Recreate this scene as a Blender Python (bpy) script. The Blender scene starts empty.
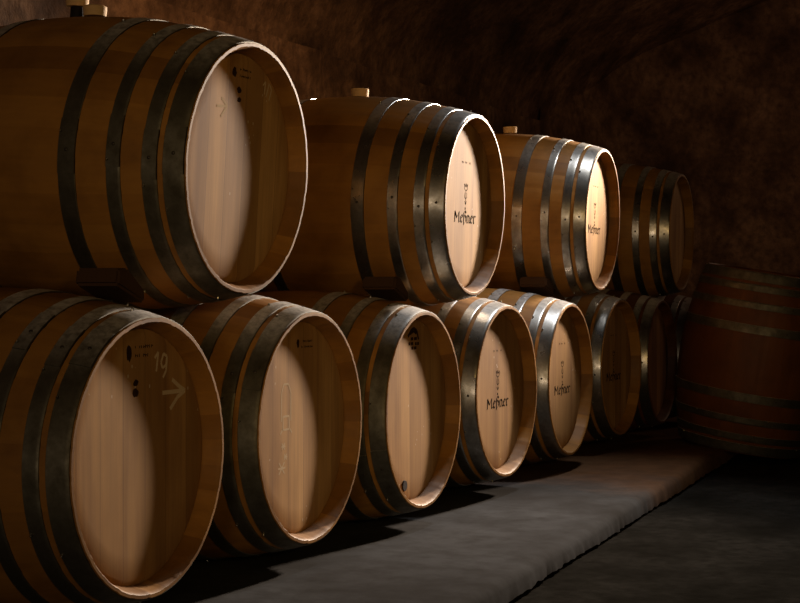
import bpy, bmesh, math, random
from mathutils import Vector, Matrix, noise
random.seed(7)
C = bpy.context.scene.collection
PI = math.pi
CAM_Z = 0.75                     # eye height above the aisle floor
L, RB, RE = 0.84, 0.346, 0.283   # barrel length, bilge radius, end radius
HEAD_Y = 1.684                   # plane of the barrel fronts
STEP = 0.724
B_X0, T_X0 = 2.643, 3.050

# ------------------------------------------------------------------ materials
class Nodes:
    def __init__(self, name):
        self.m = bpy.data.materials.new(name); self.m.use_nodes = True
        self.t = self.m.node_tree
        self.b = self.t.nodes['Principled BSDF']
    def n(self, kind, **kw):
        nd = self.t.nodes.new('ShaderNode' + kind)
        for k, v in kw.items():
            if k.startswith('i_'): nd.inputs[k[2:].replace('_', ' ')].default_value = v
            else: setattr(nd, k, v)
        return nd
    def l(self, a, b): self.t.links.new(a, b)
    def mathn(self, op, a, b=None):
        nd = self.n('Math', operation=op)
        for i, v in enumerate((a, b)):
            if v is None: continue
            if hasattr(v, 'links'): self.l(v, nd.inputs[i])
            else: nd.inputs[i].default_value = v
        return nd.outputs[0]
    def ramp(self, fac, stops):
        nd = self.n('ValToRGB'); self.l(fac, nd.inputs[0])
        e = nd.color_ramp.elements
        while len(e) < len(stops): e.new(0.5)
        for el, (p, c) in zip(e, stops): el.position = p; el.color = (*c, 1)
        return nd.outputs[0]
    def mix(self, fac, a, b, blend='MIX'):
        nd = self.n('Mix', data_type='RGBA', blend_type=blend)
        for sock, v in ((nd.inputs[0], fac), (nd.inputs[6], a), (nd.inputs[7], b)):
            if hasattr(v, 'links'): self.l(v, sock)
            elif isinstance(v, (int, float)): sock.default_value = v
            else: sock.default_value = (*v, 1)
        return nd.outputs[2]
    def noise(self, vec, scale, detail=4, rough=0.55):
        nd = self.n('TexNoise', i_Scale=scale, i_Detail=detail, i_Roughness=rough)
        if vec is not None: self.l(vec, nd.inputs['Vector'])
        return nd.outputs['Fac']
    def scaled(self, vec, s):
        nd = self.n('Mapping'); self.l(vec, nd.inputs[0]); nd.inputs['Scale'].default_value = s
        return nd.outputs[0]
    def bump(self, h, strength, dist=0.01):
        nd = self.n('Bump', i_Strength=strength, i_Distance=dist); self.l(h, nd.inputs['Height'])
        self.l(nd.outputs[0], self.b.inputs['Normal'])

def offset_by_object(N, tc):
    """object coordinates shifted by the object's random number so copies differ"""
    oi = N.n('ObjectInfo')
    v = N.n('VectorMath', operation='SCALE'); v.inputs[0].default_value = (13.1, 7.7, 5.3)
    N.l(oi.outputs['Random'], v.inputs['Scale'])
    a = N.n('VectorMath', operation='ADD'); N.l(tc, a.inputs[0]); N.l(v.outputs[0], a.inputs[1])
    return a.outputs[0], oi.outputs['Random']

def mat_staves(name='oak_staves', k=(1, 1, 1)):
    N = Nodes(name); tc = N.n('TexCoord').outputs['Object']
    v, rnd = offset_by_object(N, tc)
    tone = N.n('Attribute', attribute_name='tone').outputs['Fac']
    g = N.noise(N.scaled(v, (70, 5, 70)), 1, 5)
    base = N.ramp(tone, [(0, (0.195, 0.084, 0.014)), (0.5, (0.285, 0.126, 0.020)), (1, (0.375, 0.176, 0.032))])
    c = N.mix(N.mathn('MULTIPLY', g, 0.55), base, (0.150, 0.070, 0.018))
    c = N.mix(1.0, c, k, 'MULTIPLY')
    blot = N.ramp(N.noise(v, 9, 4), [(0.45, (1, 1, 1)), (0.75, (0.55, 0.50, 0.45))])
    c = N.mix(0.7, c, blot, 'MULTIPLY')
    N.l(c, N.b.inputs['Base Color']); N.b.inputs['Roughness'].default_value = 0.55
    N.bump(g, 0.07, 0.004); N.b.inputs['Specular IOR Level'].default_value = 0.2; return N.m

def mat_head(name='oak_head', k=(1, 1, 1)):
    N = Nodes(name); tc = N.n('TexCoord').outputs['Object']
    v, rnd = offset_by_object(N, tc)
    sep = N.n('SeparateXYZ'); N.l(tc, sep.inputs[0])
    u = N.mathn('ADD', N.mathn('MULTIPLY', sep.outputs[0], 12.5), N.mathn('ADD', N.mathn('MULTIPLY', rnd, 0.8), 20.0))
    idx = N.mathn('FLOOR', u)
    wn = N.n('TexWhiteNoise', noise_dimensions='2D')
    cmb = N.n('CombineXYZ'); N.l(idx, cmb.inputs[0]); N.l(rnd, cmb.inputs[1]); N.l(cmb.outputs[0], wn.inputs['Vector'])
    base = N.ramp(wn.outputs['Value'], [(0, (0.37, 0.198, 0.064)), (0.5, (0.50, 0.278, 0.096)), (1, (0.61, 0.352, 0.132))])
    g = N.noise(N.scaled(v, (75, 75, 3.2)), 1, 6, 0.6)
    c = N.mix(N.ramp(g, [(0.35, (0, 0, 0)), (0.75, (0.6, 0.6, 0.6))]), base, (0.330, 0.180, 0.070))
    streak = N.ramp(N.noise(N.scaled(v, (16, 16, 1.1)), 1, 3), [(0.42, (1, 1, 1)), (0.72, (0.58, 0.50, 0.42))])
    c = N.mix(0.8, c, streak, 'MULTIPLY')
    blotch = N.ramp(N.noise(N.scaled(v, (5, 5, 2.5)), 1, 5), [(0.40, (1, 1, 1)), (0.70, (0.66, 0.60, 0.52))])
    c = N.mix(0.8, c, blotch, 'MULTIPLY')
    fr = N.mathn('FRACT', u)
    joint = N.mathn('LESS_THAN', fr, 0.022)
    c = N.mix(N.mathn('MULTIPLY', joint, 0.6), c, (0.12, 0.06, 0.025))
    # a few pale wax specks along the boards
    vo = N.n('TexVoronoi', i_Scale=55.0); N.l(N.scaled(v, (1, 1, 0.6)), vo.inputs['Vector'])
    sp = N.mathn('MULTIPLY', N.mathn('LESS_THAN', vo.outputs['Distance'], 0.13), N.mathn('GREATER_THAN', N.noise(v, 7, 2), 0.60))
    c = N.mix(N.mathn('MULTIPLY', sp, 0.45), c, (0.75, 0.66, 0.52))
    c = N.mix(1.0, c, k, 'MULTIPLY')
    N.l(c, N.b.inputs['Base Color']); N.b.inputs['Roughness'].default_value = 0.75; N.b.inputs['Specular IOR Level'].default_value = 0.18
    N.bump(g, 0.04, 0.003); return N.m

def mat_hoop(name='galvanised_hoop', k=(1, 1, 1), rr=0.0):
    N = Nodes(name); tc = N.n('TexCoord').outputs['Object']
    v, rnd = offset_by_object(N, tc)
    a = N.noise(v, 22, 5, 0.65); b = N.noise(v, 140, 2)
    c = N.ramp(a, [(0.30, (0.150, 0.140, 0.120)), (0.55, (0.270, 0.260, 0.235)), (0.8, (0.400, 0.390, 0.370))])
    c = N.mix(N.mathn('MULTIPLY', b, 0.35), c, (0.09, 0.07, 0.045))
    c = N.mix(1.0, c, k, 'MULTIPLY')
    geo = N.n('NewGeometry'); sz = N.n('SeparateXYZ'); N.l(geo.outputs['Normal'], sz.inputs[0])
    up = N.n('MapRange', i_From_Min=0.55, i_From_Max=0.98); N.l(sz.outputs[2], up.inputs['Value'])
    d = N.mathn('MULTIPLY', up.outputs[0], N.ramp(N.noise(v, 60, 4, .7), [(0.30, (0.35, 0.35, 0.35)), (0.62, (1, 1, 1))]))
    c = N.mix(N.mathn('MULTIPLY', d, 0.9), c, (0.58, 0.56, 0.53))
    N.l(c, N.b.inputs['Base Color'])
    N.l(N.mathn('SUBTRACT', 0.93, N.mathn('MULTIPLY', d, 0.93)), N.b.inputs['Metallic'])
    r = N.ramp(a, [(0.3, (0.40, 0.40, 0.40)), (0.75, (0.23, 0.23, 0.23))])
    N.l(N.mathn('ADD', r, rr), N.b.inputs['Roughness']); N.bump(a, 0.12, 0.003); return N.m

def mat_rock(name, dark, mid, light, scale, rough=0.9, bump=0.6, spec=0.12, warm_tint=False):
    N = Nodes(name); tc = N.n('TexCoord').outputs['Object']
    a = N.noise(tc, scale, 7, 0.62); b = N.noise(tc, scale * 7, 5, 0.6)
    c = N.ramp(a, [(0.34, dark), (0.52, mid), (0.72, light)])
    c = N.mix(N.ramp(b, [(0.40, (0, 0, 0)), (0.72, (0.75, 0.75, 0.75))]), c, dark)
    N.l(c, N.b.inputs['Base Color']); N.b.inputs['Roughness'].default_value = rough
    if warm_tint:                      # warm light on the ledge's far end, painted in as brown
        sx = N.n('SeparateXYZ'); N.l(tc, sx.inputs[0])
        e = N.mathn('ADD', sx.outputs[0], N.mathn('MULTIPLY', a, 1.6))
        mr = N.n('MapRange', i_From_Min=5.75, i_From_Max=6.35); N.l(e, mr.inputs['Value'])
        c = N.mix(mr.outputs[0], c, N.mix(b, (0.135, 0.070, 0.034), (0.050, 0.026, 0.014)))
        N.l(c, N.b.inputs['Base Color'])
    h = N.mathn('ADD', a, N.mathn('MULTIPLY', b, 0.35))
    N.bump(h, bump, 0.05); N.b.inputs['Specular IOR Level'].default_value = spec; return N.m

def mat_plain(name, col, rough=0.7, metallic=0, grain=(40, 40, 40), amt=0.35, spec=0.15):
    N = Nodes(name); tc = N.n('TexCoord').outputs['Object']
    v, rnd = offset_by_object(N, tc)
    g = N.noise(N.scaled(v, grain), 1, 4)
    c = N.mix(N.mathn('MULTIPLY', g, amt), col, tuple(x * 0.35 for x in col))
    N.l(c, N.b.inputs['Base Color']); N.b.inputs['Roughness'].default_value = rough
    N.b.inputs['Metallic'].default_value = metallic; N.b.inputs['Specular IOR Level'].default_value = spec; return N.m

M_STAVE, M_HEAD, M_HOOP = mat_staves(), mat_head(), mat_hoop()
M_DULL_HOOP = mat_hoop('dull_iron_hoop', (.52, .50, .42), .26)
M_SHADED_STAVE, M_SHADED_HEAD = mat_staves('shaded_staves', (.34, .24, .22)), mat_head('shaded_head', (.50, .40, .34))  # far barrels' shade put into a darker, redder oak
M_RIVET = mat_plain('rivet_iron', (0.07, 0.06, 0.05), 0.5, 0.6)
M_BUNG = mat_plain('pale_bung_wood', (0.62, 0.40, 0.18), 0.65, 0, (30, 30, 160))
M_INK = mat_plain('black_stencil_ink', (0.020, 0.015, 0.012), 1.0, spec=0.0)
M_STAMP = mat_plain('burnt_brown_stamp', (0.040, 0.020, 0.010), 1.0, spec=0.0)
M_CHALK = mat_plain('pale_chalk', (0.72, 0.54, 0.33), 0.9, 0, (300, 300, 300), 0.7)
M_FAINT = mat_plain('faint_chalk', (0.70, 0.52, 0.32), 0.9, 0, (400, 400, 400), 0.7)
M_HOLE = mat_plain('dark_plug', (0.022, 0.014, 0.010), 0.8)
M_RUBBER = mat_plain('dark_rubber', (0.012, 0.010, 0.009), 0.7)
M_WEDGE = mat_plain('old_wedge_wood', (0.06, 0.030, 0.014), 0.75, 0, (15, 90, 90))
M_WALL = mat_rock('cave_wall', (0.034, 0.017, 0.009), (0.115, 0.060, 0.031), (0.225, 0.125, 0.068), 3.0)
M_FLOOR = mat_rock('aisle_concrete', (0.009, 0.0080, 0.0063), (0.0165, 0.0148, 0.0122), (0.026, 0.0232, 0.0195), 3.2, 1.0, 0.15, 0.0)
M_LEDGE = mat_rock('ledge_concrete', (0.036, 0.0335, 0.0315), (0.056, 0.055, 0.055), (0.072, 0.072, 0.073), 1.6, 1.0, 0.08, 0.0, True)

# ------------------------------------------------------------------ mesh makers
def mesh_from(bm, name, mat, smooth=True):
    me = bpy.data.meshes.new(name); bm.normal_update(); bm.to_mesh(me); bm.free()
    me.materials.append(mat)
    for p in me.polygons: p.use_smooth = smooth
    if smooth:
        try: me.set_sharp_from_angle(angle=math.radians(38))
        except Exception: pass
    return me

def rad(y):                       # stave outer radius along the axis
    return RB - (RB - RE) * (y / (L / 2)) ** 2

def ring_sweep(bm, profile, seg, close, groove=None):
    """profile: list of (y, r); swept about the Y axis"""
    rows = []
    for (y, r) in profile:
        row = []
        for i in range(seg):
            a = 2 * PI * i / seg
            rr = r if groove is None else r + groove(i, y, r)
            row.append(bm.verts.new((rr * math.sin(a), y, rr * math.cos(a))))
        rows.append(row)
    faces = []
    n = len(rows)
    for j in range(n if close else n - 1):
        A, B = rows[j], rows[(j + 1) % n]
        for i in range(seg):
            k = (i + 1) % seg
            faces.append((bm.faces.new((A[i], A[k], B[k], B[i])), i))
    return faces

CHIME = 0.038                     # how deep the head sits
def make_staves():
    bm = bmesh.new(); H = L / 2; NS, SUB = 30, 6
    prof = []
    prof += [(-H + 0.062, 0.262), (-H + CHIME + 0.004, 0.2615), (-H + CHIME, 0.263), (-H + 0.010, 0.270), (-H + 0.0008, 0.2745), (-H, 0.2755)]
    prof += [(-H + 0.0001, RE - 0.0007), (-H + 0.0008, RE)]
    for k in range(1, 24):
        y = -H + L * k / 24.0; prof.append((y, rad(y)))
    prof += [(H - 0.003, RE), (H - 0.0005, RE - 0.0015), (H, 0.2775), (H - 0.0015, 0.2755), (H - 0.010, 0.270), (H - CHIME, 0.263), (H - CHIME - 0.004, 0.2615), (H - 0.062, 0.262)]
    rnd = random.Random(3)
    jit = [rnd.uniform(-0.0006, 0.0006) for _ in range(NS)]
    def groove(i, y, r):
        s = i % SUB
        return (-0.0012 if s == 0 else 0.0) + jit[i // SUB]
    faces = ring_sweep(bm, prof, NS * SUB, False, groove)
    lay = bm.loops.layers.float_color.new('tone')
    tones = [rnd.random() for _ in range(NS)]
    for f, i in faces:
        t = tones[i // SUB]
        for lp in f.loops: lp[lay] = (t, t, t, 1)
    bmesh.ops.recalc_face_normals(bm, faces=bm.faces)
    return mesh_from(bm, 'staves', M_STAVE)

def make_head():
    bm = bmesh.new(); H = L / 2; y0 = -H + CHIME
    prof = [(y0, 0.001), (y0, 0.10), (y0, 0.20), (y0, 0.248), (y0 + 0.0045, 0.2612), (y0 + 0.020, 0.2612), (y0 + 0.020, 0.001)]
    ring_sweep(bm, prof, 96, False)
    for e in (0, -1): pass
    bmesh.ops.remove_doubles(bm, verts=bm.verts, dist=0.0002)
    bmesh.ops.holes_fill(bm, edges=[e for e in bm.edges if e.is_boundary], sides=200)
    bmesh.ops.recalc_face_normals(bm, faces=bm.faces)
    return mesh_from(bm, 'head', M_HEAD)

def make_hoop(q0, q1, lap):
    """flat band hugging the staves between distances q0..q1 from the front, with a lapped riveted joint"""
    bm = bmesh.new(); H = L / 2; y0, y1 = -H + q0, -H + q1; t = 0.0028
    ys = [y0 + (y1 - y0) * k / 5 for k in range(6)]
    def sweep(extra, a0, a1, seg, full):
        prof = [(y, rad(y) - 0.001) for y in (ys[0], ys[-1])]
        out = [(ys[-1], rad(ys[-1]) + extra * 0.7)] + [(y + (0.0008 if i == 0 else (-0.0008 if i == 5 else 0)), rad(y) + extra) for i, y in reversed(list(enumerate(ys)))] + [(ys[0], rad(ys[0]) + extra * 0.7)]
        pts = prof[:1] + prof[1:] + out
        if full: ring_sweep(bm, pts, seg, True)
        else:
            rows = []
            for i in range(seg + 1):
                a = a0 + (a1 - a0) * i / seg
                rows.append([bm.verts.new((r * math.sin(a), y, r * math.cos(a))) for (y, r) in pts])
            for A, B in zip(rows, rows[1:]):
                for k in range(len(pts)):
                    k2 = (k + 1) % len(pts); bm.faces.new((A[k], A[k2], B[k2], B[k]))
            bm.faces.new(rows[0]); bm.faces.new(list(reversed(rows[-1])))
    sweep(t, 0, 0, 120, True)
    sweep(t + 0.0020, lap - 0.05, lap + 0.30, 20, False)
    bmesh.ops.recalc_face_normals(bm, faces=bm.faces)
    return mesh_from(bm, 'hoop', M_HOOP)

def dome(r, h, name, mat, n=10):
    bm = bmesh.new(); rows = []
    for k in range(4):
        a = k / 4 * PI / 2
        rows.append([bm.verts.new((r * math.cos(a) * math.cos(2 * PI * i / n), r * math.cos(a) * math.sin(2 * PI * i / n), h * math.sin(a))) for i in range(n)])
    top = bm.verts.new((0, 0, h))
    for A, B in zip(rows, rows[1:]):
        for i in range(n): bm.faces.new((A[i], A[(i + 1) % n], B[(i + 1) % n], B[i]))
    for i in range(n): bm.faces.new((rows[-1][i], rows[-1][(i + 1) % n], top))
    bm.faces.new(list(reversed(rows[0])))
    return mesh_from(bm, name, mat)

ME_STAVES, ME_HEAD = make_staves(), make_head()
ME_SHADED_STAVES, ME_SHADED_HEAD = ME_STAVES.copy(), ME_HEAD.copy()
ME_SHADED_STAVES.materials[0] = M_SHADED_STAVE; ME_SHADED_HEAD.materials[0] = M_SHADED_HEAD
HOOPS = [(0.0030, 0.047), (0.060, 0.092), (0.140, 0.171), (0.243, 0.283)]
LAP = [-PI / 2 - 0.12, -PI / 2 - 0.16, -PI / 2 - 0.08, -PI / 2 - 0.13]
ME_HOOPS = [make_hoop(a, b, lp) for (a, b), lp in zip(HOOPS, LAP)]
ME_DULL_HOOPS = [m.copy() for m in ME_HOOPS]
for m in ME_DULL_HOOPS: m.materials[0] = M_DULL_HOOP
ME_RIVET, ME_NAIL = dome(0.0042, 0.0028, 'rivet', M_RIVET), dome(0.0032, 0.0070, 'hoop_nail', M_HOOP, 7)

# ------------------------------------------------------------------ marks on the heads
LIFT = [0]
def bar(bm, p, q, w):
    LIFT[0] = (LIFT[0] + 1) % 9
    p, q = Vector(p), Vector(q); d = (q - p).normalized() if (q - p).length > 1e-9 else Vector((1, 0))
    n = Vector((-d.y, d.x)) * w / 2
    bm.faces.new([bm.verts.new((v.x, -0.00002 * LIFT[0], v.y)) for v in (p - n, q - n, q + n, p + n)])
def nib(bm, pts, nv):
    """broad-pen stroke: every segment sweeps the slanted nib"""
    nv = Vector(nv) / 2
    for a, b in zip(pts, pts[1:]):
        a, b = Vector(a), Vector(b)
        vs = [a - nv, b - nv, b + nv, a + nv]
        if abs((b - a).cross(nv)) < 1e-6: continue
        LIFT[0] = (LIFT[0] + 1) % 9
        bm.faces.new([bm.verts.new((v.x, -0.00002 * LIFT[0], v.y)) for v in vs])
def finish_mark(bm, name, mat):
    for f in bm.faces:
        f.normal_update()
        if f.normal.y > 0: f.normal_flip()
    r = bmesh.ops.extrude_face_region(bm, geom=list(bm.faces))
    for v in [g for g in r['geom'] if isinstance(g, bmesh.types.BMVert)]: v.co.y -= 0.00006
    return mesh_from(bm, name, mat, False)

GLYPHS = {
 'M': ([[(0, 1.34), (0, .02)], [(.02, 1.30), (.46, .50)], [(.46, .50), (.90, 1.30)], [(.92, 1.34), (.92, .10), (1.06, 0)], [(-.12, .04), (.06, .04)]], 1.30),
 'e': ([[(.46, .16), (.26, 0), (.02, .18), (.02, .82), (.26, 1.0), (.46, .72), (.04, .50)]], .72),
 'ss': ([[(.02, -.28), (.02, 1.30), (.26, 1.52), (.50, 1.28), (.24, .98), (.52, .70), (.50, .16), (.26, 0)]], .78),
 'n': ([[(0, 1.0), (.02, .10), (.14, 0)], [(0, .84), (.26, 1.0), (.48, .80), (.48, .10), (.62, 0)]], .80),
 'r': ([[(0, 1.0), (.02, .10), (.14, 0)], [(0, .80), (.24, 1.0), (.42, .86)]], .56),
}
def make_wordmark():
    bm = bmesh.new(); x = 0.0
    adv = sum(GLYPHS[g][1] for g in ('M', 'e', 'ss', 'n', 'e', 'r'))
    s = 0.197 / adv; zs = 0.0245
    for g in ('M', 'e', 'ss', 'n', 'e', 'r'):
        strokes, w = GLYPHS[g]
        for st in strokes:
            nib(bm, [((x + px - adv / 2 + 0.1) * s, (py - 0.6) * zs) for px, py in st], (0.0078, 0.0050))
        x += w
    # small dot over the long letter
    bar(bm, (-0.006, 0.030), (0.002, 0.030), 0.008)
    return finish_mark(bm, 'wordmark', M_INK)
def make_emblem():
    bm = bmesh.new(); w = 0.0028
    for pts in ([(-.015, .032), (-.013, .016), (0, .010), (.013, .016), (.015, .032)], [(-.015, .032), (-.006, .022), (0, .034), (.006, .022), (.015, .032)],
                [(0, .010), (0, -.030)], [(-.008, .004), (-.010, -.010), (0, -.016)], [(.008, .004), (.010, -.010), (0, -.016)], [(-.009, -.022), (0, -.033), (.009, -.022)]):
        for a, b in zip(pts, pts[1:]): bar(bm, a, b, w)
    return finish_mark(bm, 'emblem', M_INK)
def make_smallprint(n=9, w=0.075, h=0.007, seed=1, mat=None):
    """a line of print too small in the photo to read"""
    bm = bmesh.new(); r = random.Random(seed)
    for k in range(n):
        x = -w / 2 + w * k / (n - 1)
        if r.random() < 0.12: continue
        bar(bm, (x, -h / 2), (x + r.uniform(-.001, .001), h / 2 * r.uniform(.4, 1)), 0.0026)
        if r.random() < 0.5: bar(bm, (x, r.choice((-h / 2, 0, h / 2)) * .8), (x + .005, 0), 0.002)
    return finish_mark(bm, 'stamp_line', mat or M_INK)
def make_strokes(name, polylines, w, mat):
    bm = bmesh.new()
    for pts in polylines:
        for a, b in zip(pts, pts[1:]): bar(bm, a, b, w)
    return finish_mark(bm, name, mat)
def blob(name, rx, rz, mat, seed=0):
    bm = bmesh.new(); r = random.Random(seed); n = 14
    bm.faces.new([bm.verts.new((rx * r.uniform(.75, 1.1) * math.cos(2 * PI * i / n), 0, rz * r.uniform(.75, 1.1) * math.sin(2 * PI * i / n))) for i in range(n)])
    return finish_mark(bm, name, mat)
ME_WORD, ME_EMB, ME_SMALL = make_wordmark(), make_emblem(), make_smallprint()

# ------------------------------------------------------------------ object helpers
def link(name, me, parent=None, loc=(0, 0, 0), rot=(0, 0, 0)):
    o = bpy.data.objects.new(name, me); C.objects.link(o)
    o.location = loc; o.rotation_euler = rot
    if parent is not None: o.parent = parent
    return o
def tag(o, label, cat, group=None):
    o['label'] = label; o['category'] = cat
    if group: o['group'] = group
    return o
def struct(name, bm, mat, smooth=True):
    o = link(name, mesh_from(bm, name, mat, smooth)); o['kind'] = 'structure'; return o

def hoop_with_studs(root, k, mirrored, loc, base_rot, roll, upright, dull=False):
    q0, q1 = HOOPS[k]; ym = -L / 2 + (q0 + q1) / 2
    if upright: rot = (PI / 2, 0, roll + (PI if False else 0))
    else: rot = (0, roll, 0)
    h = link('hoop', (ME_DULL_HOOPS if dull else ME_HOOPS)[k], root, loc, rot)
    if mirrored: h.scale = (1, -1, 1)
    slope = math.atan(2 * (RB - RE) * ym / (L / 2) ** 2)   # d(rad)/dy is -slope
    def stud(me, name, a, y):
        r = rad(y) + (0.0046 if name == 'rivet' else 0.0026)
        n = Vector((math.sin(a), math.tan(slope), math.cos(a))).normalized()
        o = link(name, me, h, (r * math.sin(a), y, r * math.cos(a)))
        o.rotation_mode = 'QUATERNION'; o.rotation_quaternion = n.to_track_quat('Z', 'Y')
    stud(ME_RIVET, 'rivet', LAP[k] + 0.10, ym)
    if not mirrored:
        for j in range(6):
            stud(ME_NAIL, 'hoop_nail', j * PI / 3 + 0.10 + 0.17 * k, -L / 2 + q1 - 0.004)
    return h

def barrel(x, dz_axis, label, group, roll=0.0, upright=None, yaw=0.0, pitch=0.0, shaded=False, dull=False):
    """lying barrel: front head on the plane y = HEAD_Y, axis height dz_axis above the floor"""
    root = bpy.data.objects.new('wine_barrel', None); C.objects.link(root); root.empty_display_size = 0.2
    tag(root, label, 'barrel', group)
    if upright is None:
        R = Matrix.Rotation(yaw, 3, 'Z') @ Matrix.Rotation(pitch, 3, 'X'); root.rotation_euler = (pitch, 0, yaw)
        root.location = Vector((x, HEAD_Y, dz_axis)) - R @ Vector((0, -L / 2, RB)); c = (0, 0, RB)
        r_st = (0, roll, 0); r_f, r_b = (0, 0, 0), (0, 0, PI)
    else:
        root.location = upright[0]; root.rotation_euler = upright[1]; c = (0, 0, L / 2)
        r_st = (PI / 2, 0, roll); r_f, r_b = (PI / 2, 0, 0.4), (-PI / 2, 0, 0.2)
    ms, mh = (ME_SHADED_STAVES, ME_SHADED_HEAD) if shaded else (ME_STAVES, ME_HEAD)
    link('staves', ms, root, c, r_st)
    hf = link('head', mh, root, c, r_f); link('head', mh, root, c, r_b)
    for k in range(4):
        for mir in (False, True): hoop_with_studs(root, k, mir, c, None, roll, upright is not None, dull)
    return root, hf

YM = -L / 2 + CHIME - 0.00006
def mark(head, name, me, x, z, label=None, rot=0):
    o = link(name, me, head, (x, YM, z), (0, rot, 0))
    if label: o['label'] = label
    return o
def winery_print(head):
    mark(head, 'wordmark', ME_WORD, 0, -0.040, 'black blackletter name printed across the head')
    mark(head, 'emblem', ME_EMB, 0, 0.036, 'small black emblem above the name')
    mark(head, 'stamp_line', ME_SMALL, -0.004, 0.135)

# ------------------------------------------------------------------ barrels
ZB, ZT = CAM_Z - 0.342, CAM_Z + 0.266
b_dz = [0, 0, -0.0089, 0, 0, 0.0115, 0.002, 0.0]
b_roll = [0.9, 0.55, -0.5, 0.03, 0.08, -0.04, 0.05, 0.3]
GB, GT = 'barrels lying in the bottom row', 'barrels lying in the top row'
b_lab = ['large near wine barrel at lower left, pale chalk arrow on its head',
         'bottom-row barrel with faint chalk bottle outline on its head, second from the left',
         'bottom-row barrel with dark plug near the bottom edge of its head',
         'bottom-row barrel with the black winery name, directly right of the one with the plug',
         'bottom-row barrel with bright hoop and the winery name, fifth from the left',
         'bottom-row barrel with its head and printed name in shadow, sixth from the left',
         'dim unprinted bottom-row barrel partly hidden by the upright barrel',
         'dark last barrel of the bottom row, behind the upright barrel']
t_lab = ['largest top-row barrel at upper left with bright blank head and chalk marks',
         'top-row barrel with the winery name on its head, second from the left',
         'smaller top-row barrel with the winery name on a narrow bright head, third from left',
         'dim rear barrel at the far right end of the top row, head in darkness']
bot, top = [], []
for i in range(8):
    bot.append(barrel(B_X0 + i * STEP, ZB + b_dz[i], b_lab[i], GB, b_roll[i], yaw=math.radians((0, 0, 0, -1.5, 0, -2.0, 0, 0)[i]), shaded=i >= 6, dull=i < 3))
t_dz = [0.0060, -0.004, 0.0105, 0.006]
t_dx, t_yaw = [0, 0, 0, .060], [math.radians(a) for a in (0.0, 1.2, 2.0, 1.0)]
t_roll = [0.06, 0.0, 0.02, -0.03]
t_pitch = [math.radians(a) for a in (3.4, 2.0, 2.2, .8)]
for i in range(4):
    top.append(barrel(T_X0 + i * 1.463 - t_dx[i], ZT + t_dz[i], t_lab[i], GT, t_roll[i], yaw=t_yaw[i], pitch=t_pitch[i], dull=i == 0))
for _, h in (top[1], top[2], bot[3], bot[4], bot[5]): winery_print(h)

# chalk and stamps on the top left barrel
h = top[0][1]
mark(h, 'stamp', blob('stamp', .010, .013, M_STAMP, 2), -.033, .216, 'dark burnt stamp')
mark(h, 'stamp_line', make_smallprint(8, .046, .006, 4, M_STAMP), .016, .226)
mark(h, 'stamp_line', make_smallprint(8, .046, .006, 5, M_STAMP), .016, .211)
mark(h, 'stamp', blob('stamp', .011, .008, M_STAMP, 6), -.008, .178)
mark(h, 'stamp', blob('stamp', .010, .007, M_STAMP, 7), -.006, .156)
mark(h, 'chalk_arrow', make_strokes('chalk_arrow', [[(-.046, -.004), (0, 0)], [(-.026, .016), (0, 0), (-.026, -.026)]], .006, M_CHALK), -.058, .136, 'pale chalk arrow head pointing right')
mark(h, 'chalk_mark', make_strokes('chalk_mark', [[(-.022, .010), (-.010, .020), (-.014, -.010)], [(-.006, -.016), (.008, .018)], [(.012, .014), (.020, .004), (.010, -.022)]], .004, M_FAINT), .125, .192, 'faint chalk scribble')
# bottom left
h = bot[0][1]
mark(h, 'stamp', blob('stamp', .012, .018, M_STAMP, 8), -.033, .212, 'dark burnt stamp')
mark(h, 'stamp_line', make_smallprint(9, .060, .007, 9, M_STAMP), .020, .224)
mark(h, 'stamp_line', make_smallprint(9, .060, .007, 10, M_STAMP), .020, .206)
mark(h, 'stamp', blob('stamp', .010, .008, M_STAMP, 11), -.008, .150)
mark(h, 'stamp', blob('stamp', .013, .010, M_STAMP, 12), -.010, .130)
mark(h, 'chalk_arrow', make_strokes('chalk_arrow', [[(-.090, .0), (0, 0)], [(-.052, .026), (-.020, .008), (0, 0), (-.030, -.012), (-.060, -.036)]], .009, M_CHALK), .182, .124, 'pale chalk arrow pointing right')
mark(h, 'chalk_number', make_strokes('chalk_number', [[(-.028, .014), (-.014, .026), (-.022, -.014)], [(.006, .022), (-.004, .004), (.002, -.008), (.016, -.002), (.020, .016), (.006, .022)], [(.020, .012), (.016, -.014), (.004, -.028)]], .006, M_CHALK), .090, .184, 'chalk number scribble')
# second from left: faint stencil of a bottle and small stars
h = bot[1][1]
mark(h, 'bottle_outline', make_strokes('bottle_outline', [[(-.024, -.046), (-.024, .024), (-.012, .044), (.012, .044), (.024, .024), (.024, -.046)], [(-.016, -.034), (.016, -.034), (.016, -.066), (-.016, -.066), (-.016, -.034)], [(-.030, -.076), (-.020, -.066)], [(.030, -.076), (.020, -.066)]], .0048, M_FAINT), -.075, .066, 'faint chalk outline of a bottle')
for sx, sz, s in ((-.090, -.040, .008), (-.078, -.066, .007), (-.098, -.092, .014)):
    mark(h, 'chalk_star', make_strokes('chalk_star', [[(-s, -s), (s, s)], [(-s, s), (s, -s)], [(-s * 1.3, 0), (s * 1.3, 0)]], .004, M_FAINT), sx, sz)
mark(h, 'stamp', blob('stamp', .008, .012, M_STAMP, 13), -.012, .208)
mark(h, 'stamp_line', make_smallprint(9, .055, .006, 14, M_STAMP), .036, .212)
mark(h, 'stamp_line', make_smallprint(9, .055, .006, 15, M_STAMP), .036, .198)
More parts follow.
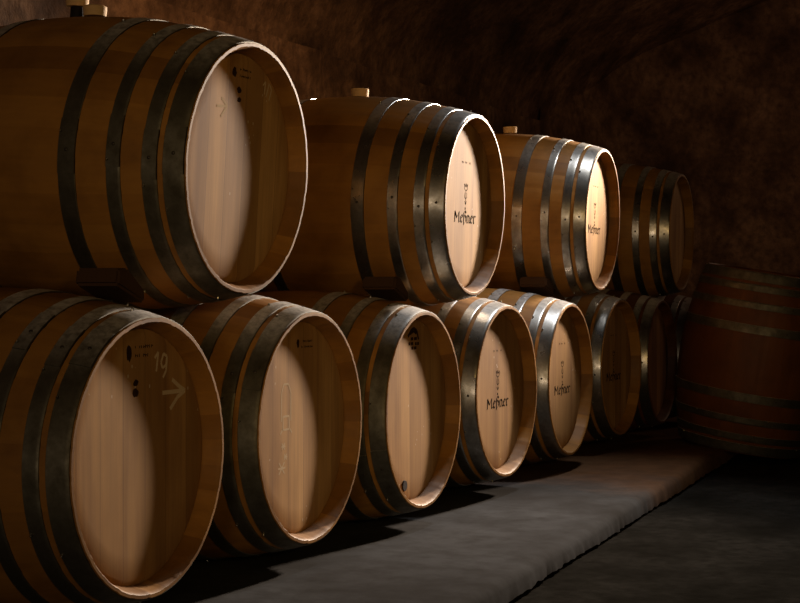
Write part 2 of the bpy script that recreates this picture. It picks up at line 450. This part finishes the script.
# third from left: burnt cooper's stamp at the top, plug at the bottom
h = bot[2][1]
mark(h, 'stamp', make_strokes('stamp', [[(-.044, -.004), (-.020, .014), (0, .020), (.022, .012), (.036, -.014)], [(-.030, .004), (0, .012), (.020, .004)]], .009, M_STAMP), 0, .216, 'dark burnt arch-shaped stamp')
for (sx, sz, w) in ((.001, .205, .046), (-.022, .191, .034), (.024, .190, .030), (.001, .178, .038)):
    mark(h, 'stamp_line', make_strokes('stamp_line', [[(-w / 2, 0), (-w * .1, .001)], [(w * .02, 0), (w / 2, .001)]], .009, M_STAMP), sx, sz)
def plug_mesh():
    bm = bmesh.new()
    bmesh.ops.create_cone(bm, cap_ends=True, segments=20, radius1=.0165, radius2=.015, depth=.006, matrix=Matrix.Rotation(PI / 2, 4, 'X'))
    return mesh_from(bm, 'plug', M_HOLE)
link('plug', plug_mesh(), h, (-.072, -L / 2 + CHIME - .001, -.214))['label'] = 'round dark plug'

# upright barrel leaning off the ledge edge at the far right
TILT = math.radians(9.2); ux, uy = 6.90, 1.320
fz = RE * math.sin(TILT) + 0.001
ub, uh = barrel(0, 0, 'dark barrel standing upright at far right, leaning off the ledge', None, 0.6, ((ux, uy, fz), (TILT, 0, 0)), shaded=True, dull=True)
ub.scale = (.94,) * 3
def bung_mesh(r0, r1, h, mat, name='bung'):
    bm = bmesh.new(); n = 28; prof = [(0, r0 * .2), (0, r0), (h * .9, r1), (h, r1 * .92), (h, r1 * .2)]
    rows = [[bm.verts.new((r * math.cos(2 * PI * i / n), r * math.sin(2 * PI * i / n), z)) for i in range(n)] for z, r in prof]
    for A, B in zip(rows, rows[1:]):
        for i in range(n): bm.faces.new((A[i], A[(i + 1) % n], B[(i + 1) % n], B[i]))
    bm.faces.new(list(reversed(rows[0]))); bm.faces.new(rows[-1])
    return mesh_from(bm, name, mat)
ang = math.radians(-118)          # the upright barrel's own bung, low contrast on its belly
bu = link('bung', bung_mesh(.024, .026, .022, M_WEDGE), ub, (RB * math.cos(ang + .62), RB * math.sin(ang + .62), L / 2))
bu.rotation_mode = 'QUATERNION'; bu.rotation_quaternion = Vector((math.cos(ang + .62), math.sin(ang + .62), 0)).to_track_quat('Z', 'Y')

# bungs on the top row
ME_BUNG = bung_mesh(.0275, .0295, .026, M_BUNG); ME_BUNG_LOW = bung_mesh(.0265, .0285, .024, M_BUNG)
bl = ['pale wooden bung on top of the large upper left barrel',
      'pale wooden bung on top of the second top-row barrel',
      'pale wooden bung on top of the third, smaller top-row barrel']
for i in range(3):
    o = link('barrel_bung', (ME_BUNG_LOW, ME_BUNG, ME_BUNG)[i], None, (T_X0 + i * 1.463 + (-.042, -.012, -.020)[i], HEAD_Y + (.395, .400, .392)[i], ZT + t_dz[i] + RB + (-0.0015, .0014, .0032)[i] + (RB * (math.cos(t_pitch[i]) - 1)) + (.395, .40, .392)[i] * math.sin(t_pitch[i])), (0, (0.02, -.03, .03)[i], i))
    tag(o, bl[i], 'bung', 'wooden bungs')
st = bpy.data.objects.new('stopper', None); C.objects.link(st)
st.location = (T_X0 + .000, HEAD_Y + .474, ZT + t_dz[0] + RB + .028)
tag(st, 'taller pale wooden stopper with dark stem at the top left picture edge', 'stopper')
link('stem', bung_mesh(.018, .016, .030, M_RUBBER, 'stem'), st)['label'] = 'dark rubber stem'
link('cap', bung_mesh(.0265, .030, .050, M_BUNG, 'cap'), st, (0, 0, .029))['label'] = 'pale wooden cap'

# wedges between the rows
def wedge_mesh():
    bm = bmesh.new(); hw = 0.055
    prof = [(-.055, .004), (.052, -.036), (.052, -.006), (-.012, .040), (-.050, .040)]
    A = [bm.verts.new((x, -hw, z)) for x, z in prof]; B = [bm.verts.new((x, hw, z)) for x, z in prof]
    bm.faces.new(A); bm.faces.new(list(reversed(B)))
    for i in range(len(prof)):
        k = (i + 1) % len(prof); bm.faces.new((A[k], A[i], B[i], B[k]))
    bmesh.ops.recalc_face_normals(bm, faces=bm.faces)
    bmesh.ops.bevel(bm, geom=list(bm.edges), offset=.006, segments=2, affect='EDGES')
    return mesh_from(bm, 'wedge', M_WEDGE)
ME_WEDGE = wedge_mesh()
wl = ['dark wooden wedge under the large upper left barrel',
      'dark wooden wedge under the second top-row barrel',
      'dark wooden wedge under the third top-row barrel']
for i in range(3):
    o = link('wooden_wedge', ME_WEDGE, None, (T_X0 + i * 1.463 - (.288, .292, .296)[i], HEAD_Y + .185, CAM_Z + (.004, -.004, .006)[i]), (0, 0, 0))
    tag(o, wl[i], 'wedge', 'wedges between the barrel rows')

# ------------------------------------------------------------------ the setting
X0, X1, YB, YF = -8.5, 11.0, 3.05, -3.3
def ledge_front(x): return 1.085 + 0.034 * x
def ledge_top(x):
    xs = [B_X0 + i * STEP for i in range(8)]; zs = [ZB + d - RB for d in b_dz]
    if x <= xs[0]: return zs[0]
    if x >= xs[-1]: return zs[-1]
    k = int((x - xs[0]) / STEP); k = min(k, 6); f = (x - xs[k]) / STEP
    f = f * f * (3 - 2 * f)
    return zs[k] * (1 - f) + zs[k + 1] * f
def nz(p, s): return noise.noise(Vector(p) * s)
def grid(name, mat, U, V, fn, smooth=True):
    bm = bmesh.new()
    vs = [[bm.verts.new(fn(u / U, v / V)) for v in range(V + 1)] for u in range(U + 1)]
    for u in range(U):
        for v in range(V): bm.faces.new((vs[u][v], vs[u + 1][v], vs[u + 1][v + 1], vs[u][v + 1]))
    return struct(name, bm, mat, smooth)

def f_floor(u, v):
    x = X0 - .2 + (X1 - X0 + .4) * u; y = YF - .2 + (YB - YF + .4) * v
    return (x, y, min(0.0, 0.006 * nz((x, y, 0), 2.2) - .004))
grid('floor', M_FLOOR, 150, 60, f_floor)

def build_ledge():
    bm = bmesh.new(); U = 900; rows = []
    for i in range(U + 1):
        x = -1.5 + 12.0 * i / U
        t = ledge_top(x) - 0.0005
        e = 0.010 * nz((x, 0, 3), 1.6) + 0.0015 * nz((x, 5, 3), 9.0)
        yf = ledge_front(x) + e
        dip = .022 * max(0, 1 - ((x - 6.9) / .75) ** 2)      # worn edge under the upright barrel
        row = [(x, yf + .03, -0.02), (x, yf + .028, 0.005), (x, yf + .004 * nz((x, 1, 1), 12) + .005 * nz((x, 1, 1), 31), 0.007 + .007 * nz((x, 4, 1), 17)), (x, yf + 0.006, t - .022 - dip), (x, yf + .016, t - .009 - dip), (x, yf + .034, t - .002 - dip * .85)]
        for d in (.07, .14, .22, .32):
            row.append((x, yf + d, t - .0015 + .0025 * min(0, nz((x, d, 7), 4)) - dip * max(0, 1 - d / .2)))
        row += [(x, 1.75, t), (x, 2.2, t), (x, 2.7, t), (x, 3.2, t)]
        rows.append([bm.verts.new(p) for p in row])
    for A, B in zip(rows, rows[1:]):
        for k in range(len(A) - 1): bm.faces.new((A[k], A[k + 1], B[k + 1], B[k]))
    bmesh.ops.recalc_face_normals(bm, faces=bm.faces)
    return struct('concrete_ledge', bm, M_LEDGE)
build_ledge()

ZS, CROWN = 1.75, 3.1             # vault springing and crown heights
def rough(p, amp=0.07):
    return amp * (nz(p, 1.1) + 0.5 * nz(p, 2.7) + 0.3 * nz(p, 6.0) + .15 * nz(p, 13))
def f_back(u, v):
    x = X0 - .1 + (9.4 - X0 + .1) * u; z = -.05 + (ZS + .1) * v
    return (x, YB - .05 + rough((x, 3, z), .04), z)
grid('wall_back', M_WALL, 210, 34, f_back)
def f_right(u, v):                # end of the cellar with a rounded corner
    z = -.05 + 3.2 * v; R = 1.7; s = u * (PI / 2 * R + 4.2)
    if s < PI / 2 * R:
        a = s / R; x, y = 9.3 + R * math.sin(a), YB - R + R * math.cos(a)
    else: x, y = 9.3 + R, YB - R - (s - PI / 2 * R)
    k = rough((x, y, z), .04)
    return (x + k, y + k, z)
grid('wall_right', M_WALL, 90, 44, f_right)
grid('wall_front', M_WALL, 60, 14, lambda u, v: (X0 + (X1 - X0) * u, YF + rough((u * 15, -2, v * 2)), -.05 + (ZS + .1) * v))
def f_ceil(u, v):
    x = X0 - .1 + (X1 - X0 + .2) * u; a = PI * v; ym, hw = (YB + YF) / 2, (YB - YF) / 2
    y = ym + hw * math.cos(a); z = ZS - .02 + (CROWN - ZS) * math.sin(a)
    k = rough((x, y, z), .025)
    return (x, y - k * math.cos(a), z - k * math.sin(a))
grid('ceiling', M_WALL, 150, 56, f_ceil)
grid('wall_left', M_WALL, 20, 14, lambda u, v: (X0 + .0 + rough((0, u * 5, v * 3)), YF - .1 + (YB - YF + .2) * u, -.05 + 3.3 * v))

# ------------------------------------------------------------------ lamps and added fills
def lamp(kind, name, loc, energy, col, target=None, **kw):
    d = bpy.data.lights.new(name, kind); d.energy = energy; d.color = col
    for k, v in kw.items(): setattr(d, k, v)
    o = bpy.data.objects.new(name, d); C.objects.link(o); o.location = loc
    if target: o.rotation_euler = (Vector(target) - Vector(loc)).to_track_quat('-Z', 'Y').to_euler()
    return o
# cellar spotlight on the aisle side, just past the right picture edge
lamp('SPOT', 'aisle_spotlight', (7.75, .92, CAM_Z + 1.10), 2150, (1, .81, .64), (2.9, 1.62, CAM_Z + .10), spot_size=math.radians(53.5), spot_blend=1, shadow_soft_size=.13)
# cool lamp hanging over the aisle above the picture
lamp('SPOT', 'overhead_lamp', (5.85, 1.30, CAM_Z + 1.9), 135, (.94, .96, 1), (4.8, 1.45, CAM_Z - .5), spot_size=math.radians(66), spot_blend=1, shadow_soft_size=.12)
# warm light from the far entrance behind the camera
lamp('AREA', 'entrance_light', (-8.2, -2.1, CAM_Z + .25), 95, (1, .76, .52), (4.5, 1.6, CAM_Z), shape='RECTANGLE', size=1.0, size_y=1.6)
# added warm fill spot behind the camera, no fixture
lamp('SPOT', 'fill_spot', (-1.0, -1.9, CAM_Z + .8), 158, (1, .63, .21), (4.55, 1.74, CAM_Z + .03), spot_size=math.radians(37), spot_blend=1, shadow_soft_size=.25)
# added spot to brighten the back wall, out of the picture above
lamp('SPOT', 'wall_fill', (4.4, 1.2, CAM_Z + 1.95), 105, (1, .60, .30), (5.3, 3.05, CAM_Z + 1.05), spot_size=math.radians(80), spot_blend=1, shadow_soft_size=.1)
lamp('POINT', 'end_fill', (9.5, .5, CAM_Z + 1.25), 15, (1, .62, .40), shadow_soft_size=.3)  # added point light to brighten the end wall, out of view

w = bpy.data.worlds.new('cellar_dark'); bpy.context.scene.world = w; w.use_nodes = True
w.node_tree.nodes['Background'].inputs[0].default_value = (0, 0, 0, 1)
w.node_tree.nodes['Background'].inputs[1].default_value = 0

# ------------------------------------------------------------------ camera
F_PX, YAW = 1525.7, 0.40742
cd = bpy.data.cameras.new('camera'); cam = bpy.data.objects.new('camera', cd); C.objects.link(cam)
cam.location = (0, 0, CAM_Z); cam.rotation_euler = (PI / 2, 0, YAW - PI / 2)
cd.sensor_width = 36; cd.lens = F_PX / 800 * 36; cd.shift_y = -(301.5 - 288.7) / 800; cd.clip_start = .05
bpy.context.scene.camera = cam
vs = bpy.context.scene.view_settings
vs.view_transform = 'Standard'; vs.look = 'None'; vs.exposure = 0; vs.gamma = 1; vs.use_curve_mapping = False
